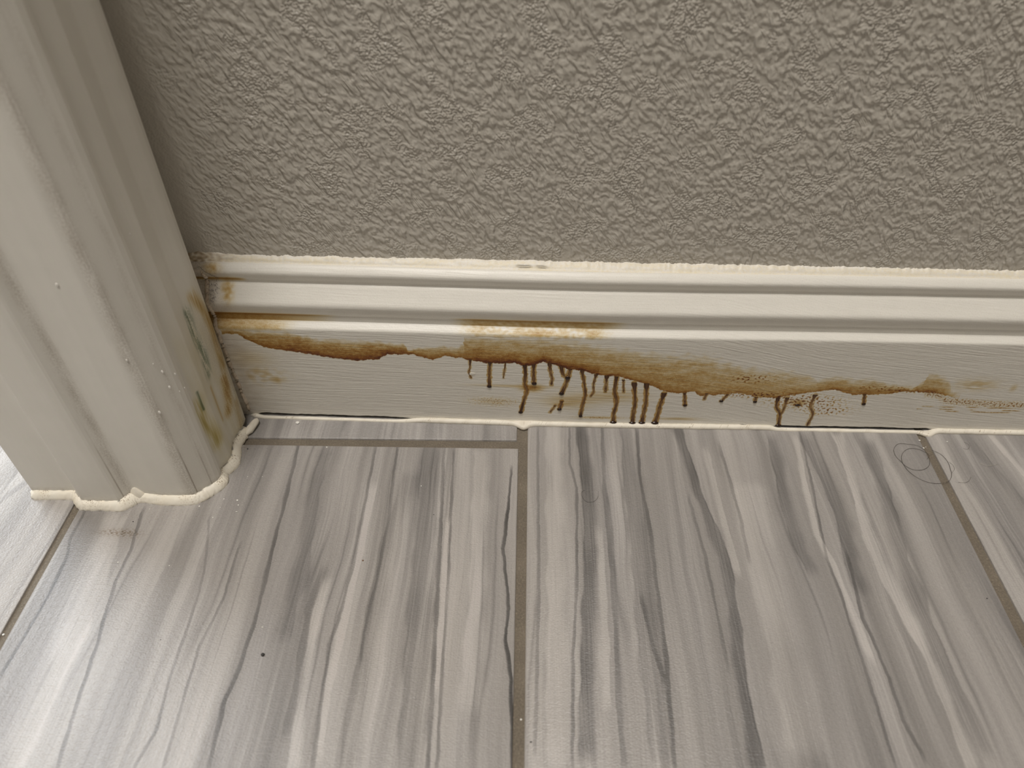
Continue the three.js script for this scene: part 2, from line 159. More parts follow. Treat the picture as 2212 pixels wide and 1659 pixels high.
function boardStain(x, s) {
  let d = 0;
  const jx = x + 0.7 * noise(x / 2.1, s / 2.1), js = s + 0.45 * noise(x / 1.6 + 7, s / 1.6) + 0.3 * noise(x / 0.6, s / 0.6 + 9);
  const grit = 1 + 0.55 * noise(x / 0.55, s / 0.45) + 0.5 * noise(x / 1.8, s / 1.1 + 5), brush = noise(x / 14, s / 0.45);
  if (jx > -137 && jx < 213) {
    const lo = interp(LO, jx) + 0.5 * noise(x / 2.6, 8.8) + 0.35 * noise(x / 0.9, 4.4), up = interp(UP, jx) + 1.1 * noise(x / 3.5, 2.2) ;
    const t = (js - lo) / Math.max(1.5, up - lo);
    if (t > -0.05) {
      const inside = sstep(lo - 0.05, lo + 0.45, js), top = 1 - sstep(0.62, 1.08, t + 0.16 * noise(x / 4, s / 2));
      const wash = 0.65 + 0.5 * sstep(0.75, 0.05, t) + 0.5 * noise(x / 12, s / 3.2 + 20) + 0.16 * brush + 0.25 * noise(x / 4, s / 2.2 + 31);
      d += inside * top * 1.25 * interp(MID, jx) * Math.max(0.12, wash) * grit;
      d += inside * interp(RIM, jx) * Math.exp(-Math.max(0, js - lo) / 1.25) * (0.55 + 0.9 * Math.max(0, noise(x / 3 + 60, s / 2) + 0.35)) * 1.55;
      if (x < 38 && x > -20) d += inside * top * 0.5 * sstep(0.45, 0.05, t) * grit;
    }
  }
  // runs beneath the band
  for (const h of dripHalo) {
    if (s < h.s0 || s > h.s1 || x < h.x0 || x > h.x1) continue;
    let m = 1e9;
    for (let k = 0; k < h.pts.length - 1; k++) {
      const [ax, as] = h.pts[k], [bx, bs] = h.pts[k + 1], ux = bx - ax, us = bs - as, q = clamp(((jx - ax) * ux + (s - as) * us) / (ux * ux + us * us + 1e-9));
      m = Math.min(m, Math.hypot(jx - ax - q * ux, s - as - q * us));
    }
    d = Math.max(d, d * 0.5 + h.e * 0.9 * sstep(h.w * 0.62, h.w * 0.42, m + 0.25 * noise(x / 0.7, s / 0.7)));
  }
  // smears, beads of splash and rubbed streaks
  const dots = (sc, th, q) => sstep(th, th + 0.12, noise(x / sc + q, s / (sc * 0.75) + q * 1.7));
  d += blob(x, s, 6.5, 22.3, 4.4, 2.0) * 1.15 * grit + blob(x, s, -12, 12.5, 9, 2.3) * (0.2 + 1.2 * dots(0.8, 0.2, 3)) + blob(x, s, 25, 14, 11, 4) * (0.42 + 0.5 * brush) + blob(x, s, 46, 18, 14, 4) * (0.32 + 0.5 * brush);
  d += blob(x, s, 41, 3.1, 9, 0.7) * 1.2 * (0.35 + 0.8 * dots(0.8, 0.08, 8)) + blob(x, s, 80, 3.0, 9, 0.8) * 1.0 * (0.5 + 0.6 * brush) + blob(x, s, -1, 23.2, 18, 0.8) * 0.35;
  const patch = blob(x, s, 111, 30.6, 9, 2.2) + 1.3 * blob(x, s, 117, 20.2, 15, 1.5) + 1.3 * blob(x, s, 140, 16.5, 13, 3.2) + 0.9 * blob(x, s, 152, 10.5, 9, 2.5) + 0.9 * blob(x, s, 184, 24.6, 13, 0.9) + 0.8 * blob(x, s, 175, 26.5, 12, 0.9);
  d += Math.min(1, patch) * 2.3 * dots(1.25, 0.14, 11);
  d += 1.9 * blob(x, s, 137.4, 13.9, 1.6, 0.8) + 0.8 * blob(x, s, 137, 16, 4, 1.5) * grit;
  if (x > 196) { const lane = interp([[196, 23.6], [203, 22.5], [207, 19], [225, 17.4], [246, 17]], x), w = 1.6; d += Math.exp(-Math.pow((s - lane) / w, 2)) * (1.9 * dots(0.85, 0.1, 21) + 0.12); for (const [q, o] of [[0, 14.6], [1, 13.0], [2, 11.6]]) d += Math.exp(-Math.pow((s - o - 0.3 * noise(x / 12, q * 3)) / 0.24, 2)) * 1.3 * sstep(-0.15, 0.2, noise(x / 9 + q * 9, 3.3)) * (0.5 + sstep(-0.1, 0.15, noise(x / 1.3 + q * 5, s / 0.5))); }
  d += blob(x, s, 218, 29.5, 9, 3.4) * Math.max(0, 0.28 + 0.5 * brush + 0.25 * noise(x / 3, s / 2)) + blob(x, s, 236, 28, 1.4, 2) * 0.3;
  // rusty smudges near the casing
  d += blob(x, s, -123, 25, 8, 4.5) * Math.max(0, 0.2 + 0.9 * noise(x / 4 + 3, s / 3)) + blob(x, s, -117, 22.5, 1.2, 2.4) * 0.3 + blob(x, s, -128, 36, 10, 5) * 0.18;
  // stain soaked into the mouldings above
  const soak = (a, b, e) => sstep(a - e, a + e, x + 2.2 * noise(s / 2, 1.1)) * sstep(b + e, b - e, x + 2.2 * noise(s / 2, 6.1));
  const bevel = sstep(52.5, 54.5, s) * sstep(62.6, 61.2, s);
  d += bevel * soak(-150, -106, 6) * (0.28 + 0.3 * sstep(-108, -126, x) + 0.35 * noise(x / 6, s / 3)) * grit;
  d += bevel * soak(-24, 39, 7) * Math.max(0, 0.2 + 0.3 * noise(x / 6 + 4, s / 5) + 0.4 * noise(x / 2, s / 1.5) + 0.5 * blob(x, s, 8, 55.6, 9, 1.2) + 0.22 * blob(x, s, -17, 56, 5, 3) + 0.3 * blob(x, s, 34, 56, 4, 2)) * grit;
  const crease = 0.5 * sstep(58.2, 58.9, s) * sstep(62.4, 61.6, s) + Math.exp(-Math.pow((s - 62.0) / 0.6, 2));
  d += crease * (soak(-150, -92, 12) * 1.0 + soak(-25, 43, 8) * 0.75);
  const crease2 = Math.exp(-Math.pow((s - 80.2) / 0.8, 2));
  d += crease2 * soak(-150, -124, 3) * 1.1;
  d += blob(x, s, -130.5, 74.5, 2.2, 5) * (0.6 + 0.9 * noise(x / 2, s / 2)) + blob(x, s, -136, 86, 3, 2.6) * (0.5 + 0.6 * noise(x / 2, s / 2));
  return Math.max(0, d);
}
function boardGrime(x, s) {      // grey-pink dirt lodged by the casing
  const near = sstep(-126, -140, x + 4 * noise(x / 5, s / 5));
  let g = near * (0.22 + 0.5 * Math.max(0, noise(x / 0.7, s / 0.7) + 0.05)) * sstep(50, 66, s);
  g += near * 0.12 * (1 + noise(x / 3, s / 3));
  g += sstep(-118, -136, x) * sstep(57, 45, s) * Math.max(0, 0.14 + 0.25 * noise(x / 9, s / 2.5));
  g += 0.55 * Math.pow(Math.max(0, noise(x / 0.42 + 50, s / 0.42)), 2.2);                     // pinhead specks
  g += 0.10 * Math.max(0, noise(x / 40, s / 0.5)) * sstep(56, 50, s);
  return g;
}
const stainField = new Float32Array(2048 * 512);
const boardMap = colorTex(2048, 512, (i, j, o) => {
  const x = BT.x + (i + 0.5) * BT.w / 2048, s = BT.s + (j + 0.5) * BT.h / 512;
  const d = stainField[j * 2048 + i] = boardStain(x, s), g = boardGrime(x, s), v = 1 + 0.025 * noise(x / 30, s / 0.8) + 0.02 * noise(x / 6, s / 4);
  for (let c = 0; c < 3; c++) o[c] = TRIM[c] * v * Math.exp(-d * absorb[c] * 0.92) * Math.exp(-g * [0.8, 0.98, 1.15][c]);
});
const boardHeight = heightTex(2048, 512, (i, j) => {
  const x = BT.x + (i + 0.5) * BT.w / 2048, s = BT.s + (j + 0.5) * BT.h / 512;
  const sl = s + (0.02 + 0.1 * sstep(60, 150, x)) * x + 1.5 * noise(x / 60, s / 20);
  const face = sstep(57, 52, s);
  return 0.5 + (0.16 * noise(x / 22, sl / 0.42) + 0.12 * noise(x / 45 + 9, sl / 0.9) + 0.10 * noise(x / 2.6, sl / 1.1)) * (0.45 + 0.55 * face) + 0.05 * noise(x / 0.7, s / 0.7) + 0.5 * Math.pow(Math.max(0, noise(x / 1.5 + 77, s / 1.5) - 0.45), 1) + Math.min(0.25, stainField[j * 2048 + i] * 0.09) * (0.6 + noise(x / 0.6, s / 0.5));
});
for (const t of [boardMap, boardHeight]) placed(t, BT.x / 1000, BT.s / 1000, BT.w / 1000, BT.h / 1000);
const boardPaint = new THREE.MeshPhysicalMaterial({ map: boardMap, bumpMap: boardHeight, bumpScale: 0.00042, roughness: 0.42 });

// casing paint: dirt lodged along the two quirks, stains on the return
const casingArc = [0]; for (let i = 1; i < CASING.length; i++) casingArc.push(casingArc[i - 1] + Math.hypot(CASING[i][0] - CASING[i - 1][0], CASING[i][1] - CASING[i - 1][1]));
const ARC0 = 170;                                                        // mm: texture starts on the hidden jamb face
const arcOf = (k) => casingArc[k];
const arcCove = arcOf(13), arcQuirk = arcOf(21), arcQuirk2 = arcOf(23), arcNotch = arcOf(27), arcEdge = arcOf(36);
function arcAtZ(z) { for (let i = 27; i < CASING.length - 1; i++) if (CASING[i][1] >= z && CASING[i + 1][1] <= z) return casingArc[i] + (CASING[i][1] - z) / (CASING[i][1] - CASING[i + 1][1]) * (casingArc[i + 1] - casingArc[i]); return arcNotch; }
const CT = { u: ARC0, w: casingArc[casingArc.length - 1] - ARC0, h: 230 };
const tube = (a, y, pts, w) => { let m = 1e9; for (let k = 0; k < pts.length - 1; k++) { const [ax, ay] = pts[k], [bx, by] = pts[k + 1], ux = bx - ax, uy = by - ay, q = clamp(((a - ax) * ux + (y - ay) * uy) / (ux * ux + uy * uy)); m = Math.min(m, Math.hypot(a - ax - q * ux, y - ay - q * uy)); } return Math.exp(-m * m / (w * w)); };
const onReturn = (pts) => pts.map(([z, y]) => [arcAtZ(z), y]);
const stBrownA = onReturn([[12, 84], [7, 72], [6.8, 63], [6.7, 52], [8, 42]]), stGreen = onReturn([[18.7, 80], [19.5, 71], [17.9, 58], [19.5, 48]]), stGreen2 = onReturn([[34.4, 50], [34.5, 40]]), stBrownB = onReturn([[10.4, 36], [12.5, 24], [15.5, 20]]), stOlive = onReturn([[36.6, 46], [36, 34], [34, 19]]), stOchre = onReturn([[22, 41], [22.2, 21]]), stFoot = onReturn([[8, 18], [10, 6]]);
const casingMap = colorTex(1024, 2048, (i, j, o) => {
  const a = CT.u + (i + 0.5) * CT.w / 1024, y = (j + 0.5) * CT.h / 2048;
  const v = 1 + 0.02 * noise(a / 3, y / 40) + 0.02 * noise(a / 8, y / 8), gr = noise(a / 0.55, y / 0.8), str = noise(a / 0.8, y / 9), big = noise(a / 4, y / 14);
  let g = 0;
  const band = (c, w, k) => Math.exp(-Math.pow((a - c + 0.9 * noise(y / 13, c) + 0.5 * noise(y / 3, c + 4)) / w, 2)) * k * (0.55 + 0.9 * gr + 0.8 * big + 0.35 * str);
  g += Math.max(0, band(arcCove - 2.2, 1.9, 0.3)) + Math.max(0, band(arcQuirk - 2.2, 2.3, 0.4)) + Math.max(0, band(arcQuirk2, 1.2, 0.16));
  g += Math.exp(-Math.pow((a - arcOf(10)) / 0.25, 2)) * 0.7 * sstep(60, 0, y + 18 * noise(y / 9, 1)) + Math.exp(-Math.pow((a - arcQuirk) / 0.2, 2)) * 0.9 * sstep(48, 5, y + 14 * noise(y / 8, 5)) + Math.exp(-Math.pow((a - arcQuirk2) / 0.22, 2)) * 0.5 * sstep(40, 0, y + 16 * noise(y / 8, 9));
  g += sstep(7, 2.5, y + 2 * noise(a / 2, y / 2)) * (0.25 + 0.7 * Math.max(0, gr)) * (0.5 + 0.8 * Math.max(0, noise(a / 7, 3) + 0.2));   // foot scuffs
  let am = tube(a, y, stBrownA, 2.6) * (0.65 + 0.8 * str + 0.5 * big) + tube(a, y, stBrownB, 2.7) * Math.max(0, 0.95 + 1.1 * str + 0.5 * gr) + tube(a, y, stOchre, 1.1) * 0.5 + tube(a, y, stFoot, 2.5) * 0.35 * (1 + str);
  const ol = tube(a, y, stOlive, 3.8) * Math.max(0, 0.55 + 0.8 * str + 0.6 * big) * sstep(52, 42, y) + 0.12 * sstep(arcNotch, arcNotch + 3, a) * sstep(95, 60, y) * (1 + big);
  const gn = tube(a, y, stGreen, 2.6) * Math.max(0, 0.6 + 1.5 * noise(a / 1.7, y / 8) + 0.8 * str + 0.7 * gr) + tube(a, y, stGreen2, 0.7) * Math.max(0, 0.9 + str);
  const ret = sstep(arcEdge - 12, arcEdge, a) * sstep(110, 40, y) * (0.18 + 0.25 * gr + 0.15 * str);
  am = Math.max(0, am); g += Math.max(0, ret);
  for (let c = 0; c < 3; c++) o[c] = TRIM[c] * v * Math.exp(-g * [0.85, 0.95, 1.05][c] - am * absorb[c] * 0.7 - ol * [0.45, 0.62, 1.5][c] - gn * [1.12, 0.92, 1.1][c]);
});
const casingHeight = heightTex(512, 1024, (i, j) => {
  const a = CT.u + (i + 0.5) * CT.w / 512, y = (j + 0.5) * CT.h / 1024;
  const low = sstep(40, 15, y);
  return 0.5 + 0.12 * noise(a / 1.1, y / 26) + 0.06 * noise(a / 0.6, y / 0.6) + low * 0.14 * noise(a / 9, y / 0.55) + 0.6 * Math.max(0, noise(a / 1.3 + 12, y / 1.5) - 0.5);
});
for (const t of [casingMap, casingHeight]) placed(t, CT.u / 1000, 0, CT.w / 1000, CT.h / 1000);
const casingPaint = new THREE.MeshPhysicalMaterial({ map: casingMap, bumpMap: casingHeight, bumpScale: 0.00016, roughness: 0.45 });

// old cream caulk with dark grit
const caulkMap = colorTex(512, 512, (i, j, o) => {
  const x = i * 0.16, y = j * 0.16, d = sstep(0.25, 0.5, noise(x / 0.55, y / 0.55)) * sstep(-0.1, 0.45, noise(x / 7, y / 7)) * 0.9 + 0.2 * Math.max(0, noise(x / 5 + 3, y / 5)), t = 1 + 0.05 * noise(x / 2, y / 2);
  const b = [0.84, 0.785, 0.68]; for (let c = 0; c < 3; c++) o[c] = b[c] * t * Math.exp(-d * [0.85, 1.0, 1.2][c]);
});
placed(caulkMap, 0, 0, 0.08, 0.08);
const caulkMat = new THREE.MeshPhysicalMaterial({ map: caulkMap, roughness: 0.55 });
// the same caulk round the casing foot: dark grit lodged along its upper edge (v = 0 at the casing, 1 at the floor)
const footCaulkMap = colorTex(1024, 64, (i, j, o) => {
  const x = i * 0.25, v = j / 64, w = v * 5, spots = sstep(0.12, 0.4, noise(x / 0.5, w / 0.5)) * (0.35 + 2.4 * sstep(0.45, 0.05, v + 0.5 * noise(x / 6, 2.2))) * sstep(-0.25, 0.3, noise(x / 9, 5)), line = Math.exp(-Math.pow((v - 0.12 - 0.12 * noise(x / 5, 1)) / 0.07, 2)) * sstep(-0.1, 0.2, noise(x / 4, 7)), tan = Math.max(0, 0.15 + 0.5 * noise(x / 7, w / 3)) * 0.5;
  const b = [0.85, 0.80, 0.70]; for (let c = 0; c < 3; c++) o[c] = b[c] * Math.exp(-spots * [0.7, 0.85, 1.0][c] - line * 1.3 - tan * [0.1, 0.2, 0.42][c]);
});
placed(footCaulkMap, 0, 0, 0.256, 1);
const footCaulkMat = new THREE.MeshPhysicalMaterial({ map: footCaulkMap, roughness: 0.5 });
const grimeCaulkMap = colorTex(256, 256, (i, j, o) => { const x = i * 0.2, y = j * 0.2, d = 0.25 + 0.9 * Math.max(0, noise(x / 0.7, y / 0.7)) + 0.4 * noise(x / 4, y / 4); const b = [0.74, 0.66, 0.55]; for (let c = 0; c < 3; c++) o[c] = b[c] * Math.exp(-Math.max(0, d) * [0.8, 1, 1.2][c]); });
placed(grimeCaulkMap, 0, 0, 0.05, 0.05);
const grimeCaulk = new THREE.MeshPhysicalMaterial({ map: grimeCaulkMap, roughness: 0.7 });
const topCaulkMap = colorTex(1024, 64, (i, j, o) => {
  const x = -150 + i * 0.41, y = j / 64;                               // y runs from the board (0) to the wall (1)
  const yel = Math.max(0, 0.3 + 0.5 * noise(x / 1.2, y * 6) + 0.5 * noise(x / 16, y * 3)) * sstep(0.05, 0.2, y) * sstep(1.0, 0.7, y), dk = sstep(-122, -146, x + 5 * noise(x / 6, y * 4)) * Math.max(0, 0.55 + 1.3 * noise(x / 2, y * 5)) + 0.5 * Math.pow(Math.max(0, noise(x / 0.5, y * 14)), 2);
  const b = [0.79, 0.75, 0.68]; for (let c = 0; c < 3; c++) o[c] = b[c] * Math.exp(-yel * [0.03, 0.11, 0.36][c] - dk * [0.8, 1, 1.25][c]);
});
placed(topCaulkMap, -0.15, 0, 0.42, 1);
const topCaulkMat = new THREE.MeshPhysicalMaterial({ map: topCaulkMap, roughness: 0.5 });

// porcelain tile print
function tilePrint(x0, z0, w, d, W, H, seed, streaks, tone, dirt) {
  const n = streaks.length, cx = new Float32Array(n), lv = new Float32Array(n), add = new Float32Array(W);
  let row = -1;
  const t = colorTex(W, H, (i, j, o) => {
    const x = x0 + (i + 0.5) * w / W, z = z0 + (j + 0.5) * d / H;
    if (j !== row) {
      row = j; add.fill(0);
      for (let k = 0; k < n; k++) {
        const [pts, wd, am] = streaks[k], zs = pts[0][1], ze = pts[pts.length - 1][1];
        if (z < zs - 6 || z > ze + 6) continue;
        const tab = pts.map((p) => [p[1], p[0]]);
        const c = interp(tab, z) + 0.45 * noise(z / 9, k * 3.7) + 0.2 * noise(z / 2.5, k * 5.1) + 0.1 * noise(z / 0.8, k * 4.3), fade = sstep(zs - 6, zs + 2, z) * sstep(ze + 6, ze - 2, z) * (0.85 + 0.5 * noise(z / 22, k * 7.3));
        const hw = wd * (0.85 + 0.5 * noise(z / 14, k * 2.9)) * 0.5, left = k % 2 ? 0.35 : 1.1, right = k % 2 ? 1.1 : 0.35;
        const i0 = Math.max(0, Math.floor((c - wd * 1.6 - 1 - x0) / w * W)), i1 = Math.min(W - 1, Math.ceil((c + wd * 1.6 + 1 - x0) / w * W));
        for (let q = i0; q <= i1; q++) {
          const e = x0 + (q + 0.5) * w / W - c;
          const f = e < 0 ? 1 - sstep(hw * (1 - left * 0.5), hw * (1 + left), -e) : 1 - sstep(hw * (1 - right * 0.5), hw * (1 + right), e);
          const rim = am > 0 && wd > 3 ? 0.55 * Math.exp(-Math.pow((e * (k % 2 ? -1 : 1) - hw * 0.95) / 0.3, 2)) * sstep(-0.2, 0.2, noise(z / 17, k * 6.1)) : 0;
          add[q] += am * fade * rim + am * fade * f * (wd > 3 ? 0.95 + 0.7 * noise((x0 + q * w / W) / 0.5, z / 26 + k) : 1);
        }
      }
    }
    const u = x + 2.6 * noise(x / 40 + seed, z / 60) + 0.8 * noise(x / 9 + seed, z / 24) + 0.25 * noise(x / 3, z / 8 + seed);
    const broad = noise(u / 22 + seed, z / 260), mid = noise(u / 8 + seed * 2, z / 120), thin = noise(u / 2.6 + seed, z / 70), hair = noise(u / 0.8, z / 45 + seed), fleck = noise(x / 0.45, z / 1.3);
    const vein = Math.pow(Math.max(0, 1 - Math.abs(noise(u / 10 + seed * 3, z / 300)) * 9), 2) * sstep(-0.1, 0.35, noise(u / 16 + 5, z / 80 + seed));
    const slab = 2 * sstep(-0.16, 0.16, noise(u / 10 + seed * 4, z / 330)) - 1, slab2 = 2 * sstep(-0.1, 0.1, noise(u / 4.2 + seed * 5, z / 210)) - 1, amp = 0.35 + 0.9 * Math.max(0, noise(u / 19 + seed, z / 150 + 7) + 0.3);
    let t = tone + 0.5 * broad + 0.28 * mid + (0.2 * slab + 0.11 * slab2 + 0.3 * thin + 0.2 * noise(u / 0.38 + seed, z / 34) + 0.3 * hair * (0.5 + 1.5 * Math.max(0, mid + 0.2))) * amp + 0.13 * fleck + 0.1 * noise(x / 0.28, z / 0.4) - 0.55 * vein - 1.05 * add[i];
    const dt = dirt ? dirt(x, z) : 0;
    t = t > 0.3 ? 0.3 + (t - 0.3) * 0.55 : t; t = clamp(t, -2.4, 0.6);
    const k = Math.exp(0.72 * t), cool = 0.02 * (mid - broad) + (t < -0.4 ? 0.012 : 0);
    o[0] = 0.325 * k * Math.exp(-dt * 0.8); o[1] = 0.305 * k * (1 + cool * 0.2) * Math.exp(-dt); o[2] = 0.29 * k * (1 + cool * 0.9) * Math.exp(-dt * 1.25);
  });
  return placed(t, x0 / 1000, z0 / 1000, w / 1000, d / 1000);
}
const tileRelief = heightTex(768, 768, (i, j) => { const x = i * 0.11, z = j * 0.11; return 0.5 + 0.3 * noise(x / 0.95, z / 0.55) + 0.2 * noise(x / 0.4 + 5, z / 0.35) + 0.2 * noise(x / 2.4, z / 1.6) + 0.12 * noise(x / 0.8, z / 30); });
placed(tileRelief, 0, 0, 0.0845, 0.0845);
const smudge = (x, z) => Math.max(0, blob(x, z, -174, 71.5, 8, 1.6) * (0.25 + 1.6 * noise(x / 1.1, z / 0.5)) + blob(x, z, -168, 72, 5, 2.2) * (0.15 + 1.2 * noise(x / 0.9, z / 0.6)) + blob(x, z, -176, 80, 6, 4) * 1.1 * Math.max(0, noise(x / 0.6, z / 0.5) - 0.25) + blob(x, z, -160, 62, 26, 5) * 0.9 * Math.max(0, noise(x / 0.7, z / 0.6) - 0.2) + blob(x, z, -133, 20, 3, 3) * 0.8 * Math.max(0, noise(x / 0.8, z / 0.8) + 0.1));
const tileMat = (t) => new THREE.MeshPhysicalMaterial({ map: t, bumpMap: tileRelief, bumpScale: 0.0003, roughness: 0.42, specularIntensity: 0.9 });
const MB = tileMat(tilePrint(-198, 15, 200, 170, 1792, 1536, 3.3, STREAKS_B, 0.02, smudge));
const MC = tileMat(tilePrint(4, 0, 203, 170, 1792, 1536, 11.7, STREAKS_C, 0.0, null));
const MA = tileMat(tilePrint(-140, -30, 142, 44, 1024, 256, 21.2, [], -0.05, null));
const MD = tileMat(tilePrint(204, -5, 90, 120, 768, 768, 31.9, [[[[225, 2], [232, 40], [240, 90]], 5, 0.4], [[[238, 2], [246, 50]], 3, -0.6]], -0.05, null));
const ME = tileMat(tilePrint(-300, -80, 103, 220, 768, 1024, 41.4, [[[[-214, 20], [-235, 60], [-250, 110]], 3, 0.4]], 0.22, null));
const groutMap = colorTex(512, 512, (i, j, o) => { const x = i * 0.12, y = j * 0.12, t = 1 + 0.25 * noise(x / 0.35, y / 0.35) + 0.3 * noise(x / 0.8 + 4, y / 0.8) + 0.2 * noise(x / 9, y / 9) + (hash(i / 3, j / 3) > 0.985 ? 0.5 : 0); o[0] = 0.165 * t; o[1] = 0.138 * t; o[2] = 0.105 * t; });
const groutHeight = heightTex(512, 512, (i, j) => { const x = i * 0.12, y = j * 0.12; return 0.5 + 0.35 * noise(x / 0.4, y / 0.4) + 0.3 * noise(x / 1.6, y / 1.6); });
for (const t of [groutMap, groutHeight]) placed(t, 0, 0, 0.0614, 0.0614);
const groutMat = new THREE.MeshStandardMaterial({ map: groutMap, bumpMap: groutHeight, bumpScale: 0.00025, roughness: 0.9 });
console.log('textures done');

// ---------------------------------------------------------------- the room
const RX0 = -1.6, RX1 = 2.0, RZ1 = 3.0, RZ0 = -3.0, OPEN0 = -1.04, OPEN1 = -0.2195, HEAD = 2.04;
function struct(name, label, category, geos, mat) { const m = mesh(name, geos.length > 1 ? mergeGeometries(geos) : geos[0], mat); m.userData = { kind: 'structure', label, category }; return m; }
{
  const z0 = WALLZ - BACKT;
  struct('wall_back', 'taupe textured wall above the stained white baseboard', 'wall', [boxGeo(-0.205, RX1, 0, CEIL, z0, WALLZ), boxGeo(RX0, OPEN0, 0, CEIL, z0, WALLZ), boxGeo(OPEN0, -0.205, HEAD, CEIL, z0, WALLZ)], wallPaint);
  struct('wall_right', 'plain taupe wall on the right of the room', 'wall', [boxGeo(RX1, RX1 + 0.1, 0, CEIL, RZ0, RZ1)], flatWall);
  struct('wall_front', 'plain taupe wall opposite the stained baseboard', 'wall', [boxGeo(RX0 - 0.1, RX1 + 0.1, 0, CEIL, RZ1, RZ1 + 0.1)], flatWall);
  const W = WINDOW;
  struct('wall_left', 'taupe wall with the window of the next room', 'wall', [boxGeo(RX0 - 0.1, RX0, 0, CEIL, W.z1, RZ1), boxGeo(RX0 - 0.1, RX0, 0, CEIL, RZ0, W.z0), boxGeo(RX0 - 0.1, RX0, 0, W.y0, W.z0, W.z1), boxGeo(RX0 - 0.1, RX0, W.y1, CEIL, W.z0, W.z1)], flatWall);
  struct('wall_far', 'plain wall at the far end of the next room', 'wall', [boxGeo(RX0 - 0.1, RX1 + 0.1, 0, CEIL, RZ0 - 0.1, RZ0)], flatWall);
  struct('ceiling', 'white painted ceiling above the tiled room', 'ceiling', [boxGeo(RX0 - 0.1, RX1 + 0.1, CEIL, CEIL + 0.1, RZ0 - 0.1, RZ1 + 0.1)], ceilingPaint);
  const win = group('window_1', 'frosted daylight window of the room beyond the doorway', 'window', { kind: 'structure' });
  mesh('pane', boxGeo(RX0 - 0.06, RX0 - 0.05, W.y0, W.y1, W.z0, W.z1), new THREE.MeshStandardMaterial({ color: 0xffffff, emissive: new THREE.Color(0.86, 0.93, 1.0), emissiveIntensity: 2.2, roughness: 0.6 }), win);
  const fr = new THREE.MeshStandardMaterial({ color: new THREE.Color().setRGB(0.78, 0.76, 0.72), roughness: 0.4 });
  mesh('window_frame', mergeGeometries([boxGeo(RX0 - 0.06, RX0 - 0.02, W.y0, W.y0 + 0.05, W.z0, W.z1), boxGeo(RX0 - 0.06, RX0 - 0.02, W.y1 - 0.05, W.y1, W.z0, W.z1), boxGeo(RX0 - 0.06, RX0 - 0.02, W.y0, W.y1, W.z0, W.z0 + 0.05), boxGeo(RX0 - 0.06, RX0 - 0.02, W.y0, W.y1, W.z1 - 0.05, W.z1)]), fr, win);
}
{ // ceiling lamp: housing and diffuser, its light sits just below
  const g = group('ceiling_light', 'square white flush ceiling lamp with a lit diffuser', 'lamp'); g.position.set(LAMP.x, CEIL, LAMP.z);
  const h = LAMP.s / 2;
  mesh('housing', mergeGeometries([boxGeo(-h - 0.02, h + 0.02, -0.05, 0, -h - 0.02, h + 0.02)]), new THREE.MeshStandardMaterial({ color: 0xe8e6e0, roughness: 0.4 }), g);
  mesh('diffuser', boxGeo(-h, h, -0.07, -0.05, -h, h), new THREE.MeshStandardMaterial({ color: 0xffffff, emissive: new THREE.Color(1, 0.957, 0.9), emissiveIntensity: 3, roughness: 0.5 }), g);
}

// floor: grout bed and loose-laid tiles, each with an eased edge
const floor = group('floor', 'grey streaked porcelain tile floor with brown grout joints', 'floor', { kind: 'structure' });
mesh('grout', boxGeo(RX0 - 0.1, RX1 + 0.1, -0.05, -0.0011, RZ0 - 0.1, RZ1 + 0.1), groutMat, floor);
function tileGeo(c) {   // corners in mm [x, z]: back-left, back-right, front-right, front-left
  const loop = (ins, y) => { const cx = (c[0][0] + c[2][0]) / 2, cz = (c[0][1] + c[2][1]) / 2; return c.map(([x, z]) => [(x - Math.sign(x - cx) * ins) / 1000, y / 1000, (z - Math.sign(z - cz) * ins) / 1000]); };
  const L = [loop(0, -4), loop(0, -0.55), loop(0.16, -0.16), loop(0.55, 0)], pos = [], uv = [];
  const tri = (...p) => { for (const q of p) { pos.push(...q); uv.push(q[0], q[2]); } };
  for (let k = 0; k < 3; k++) for (let i = 0; i < 4; i++) { const j = (i + 1) % 4, a = L[k][i], b = L[k][j], d = L[k + 1][i], e = L[k + 1][j]; tri(a, d, b); tri(b, d, e); }
  const t = L[3]; tri(t[0], t[3], t[1]); tri(t[1], t[3], t[2]);
  const g = new THREE.BufferGeometry(); g.setAttribute('position', new THREE.Float32BufferAttribute(pos, 3)); g.setAttribute('uv', new THREE.Float32BufferAttribute(uv, 2));
  return toCreasedNormals(g, 0.9);
}
const tileAt = (c, m) => mesh(numbered('tile'), tileGeo(c), m, floor);
tileAt([[-196.2, 19.2], [0.7, 17.1], [0.9, 600], [-188.5, 600]], MB);
tileAt([[-196, -583], [-0.1, -583], [-0.1, 11.7], [-196, 15]], MA);
tileAt([[5.8, -210], [207, -210], [190, 390], [4.3, 390]], MC);
tileAt([[211.3, -330], [412, -330], [412, 270], [200, 270]], MD);
tileAt([[-402, -170], [-203.4, -170], [-192.5, 430], [-402, 430]], ME);
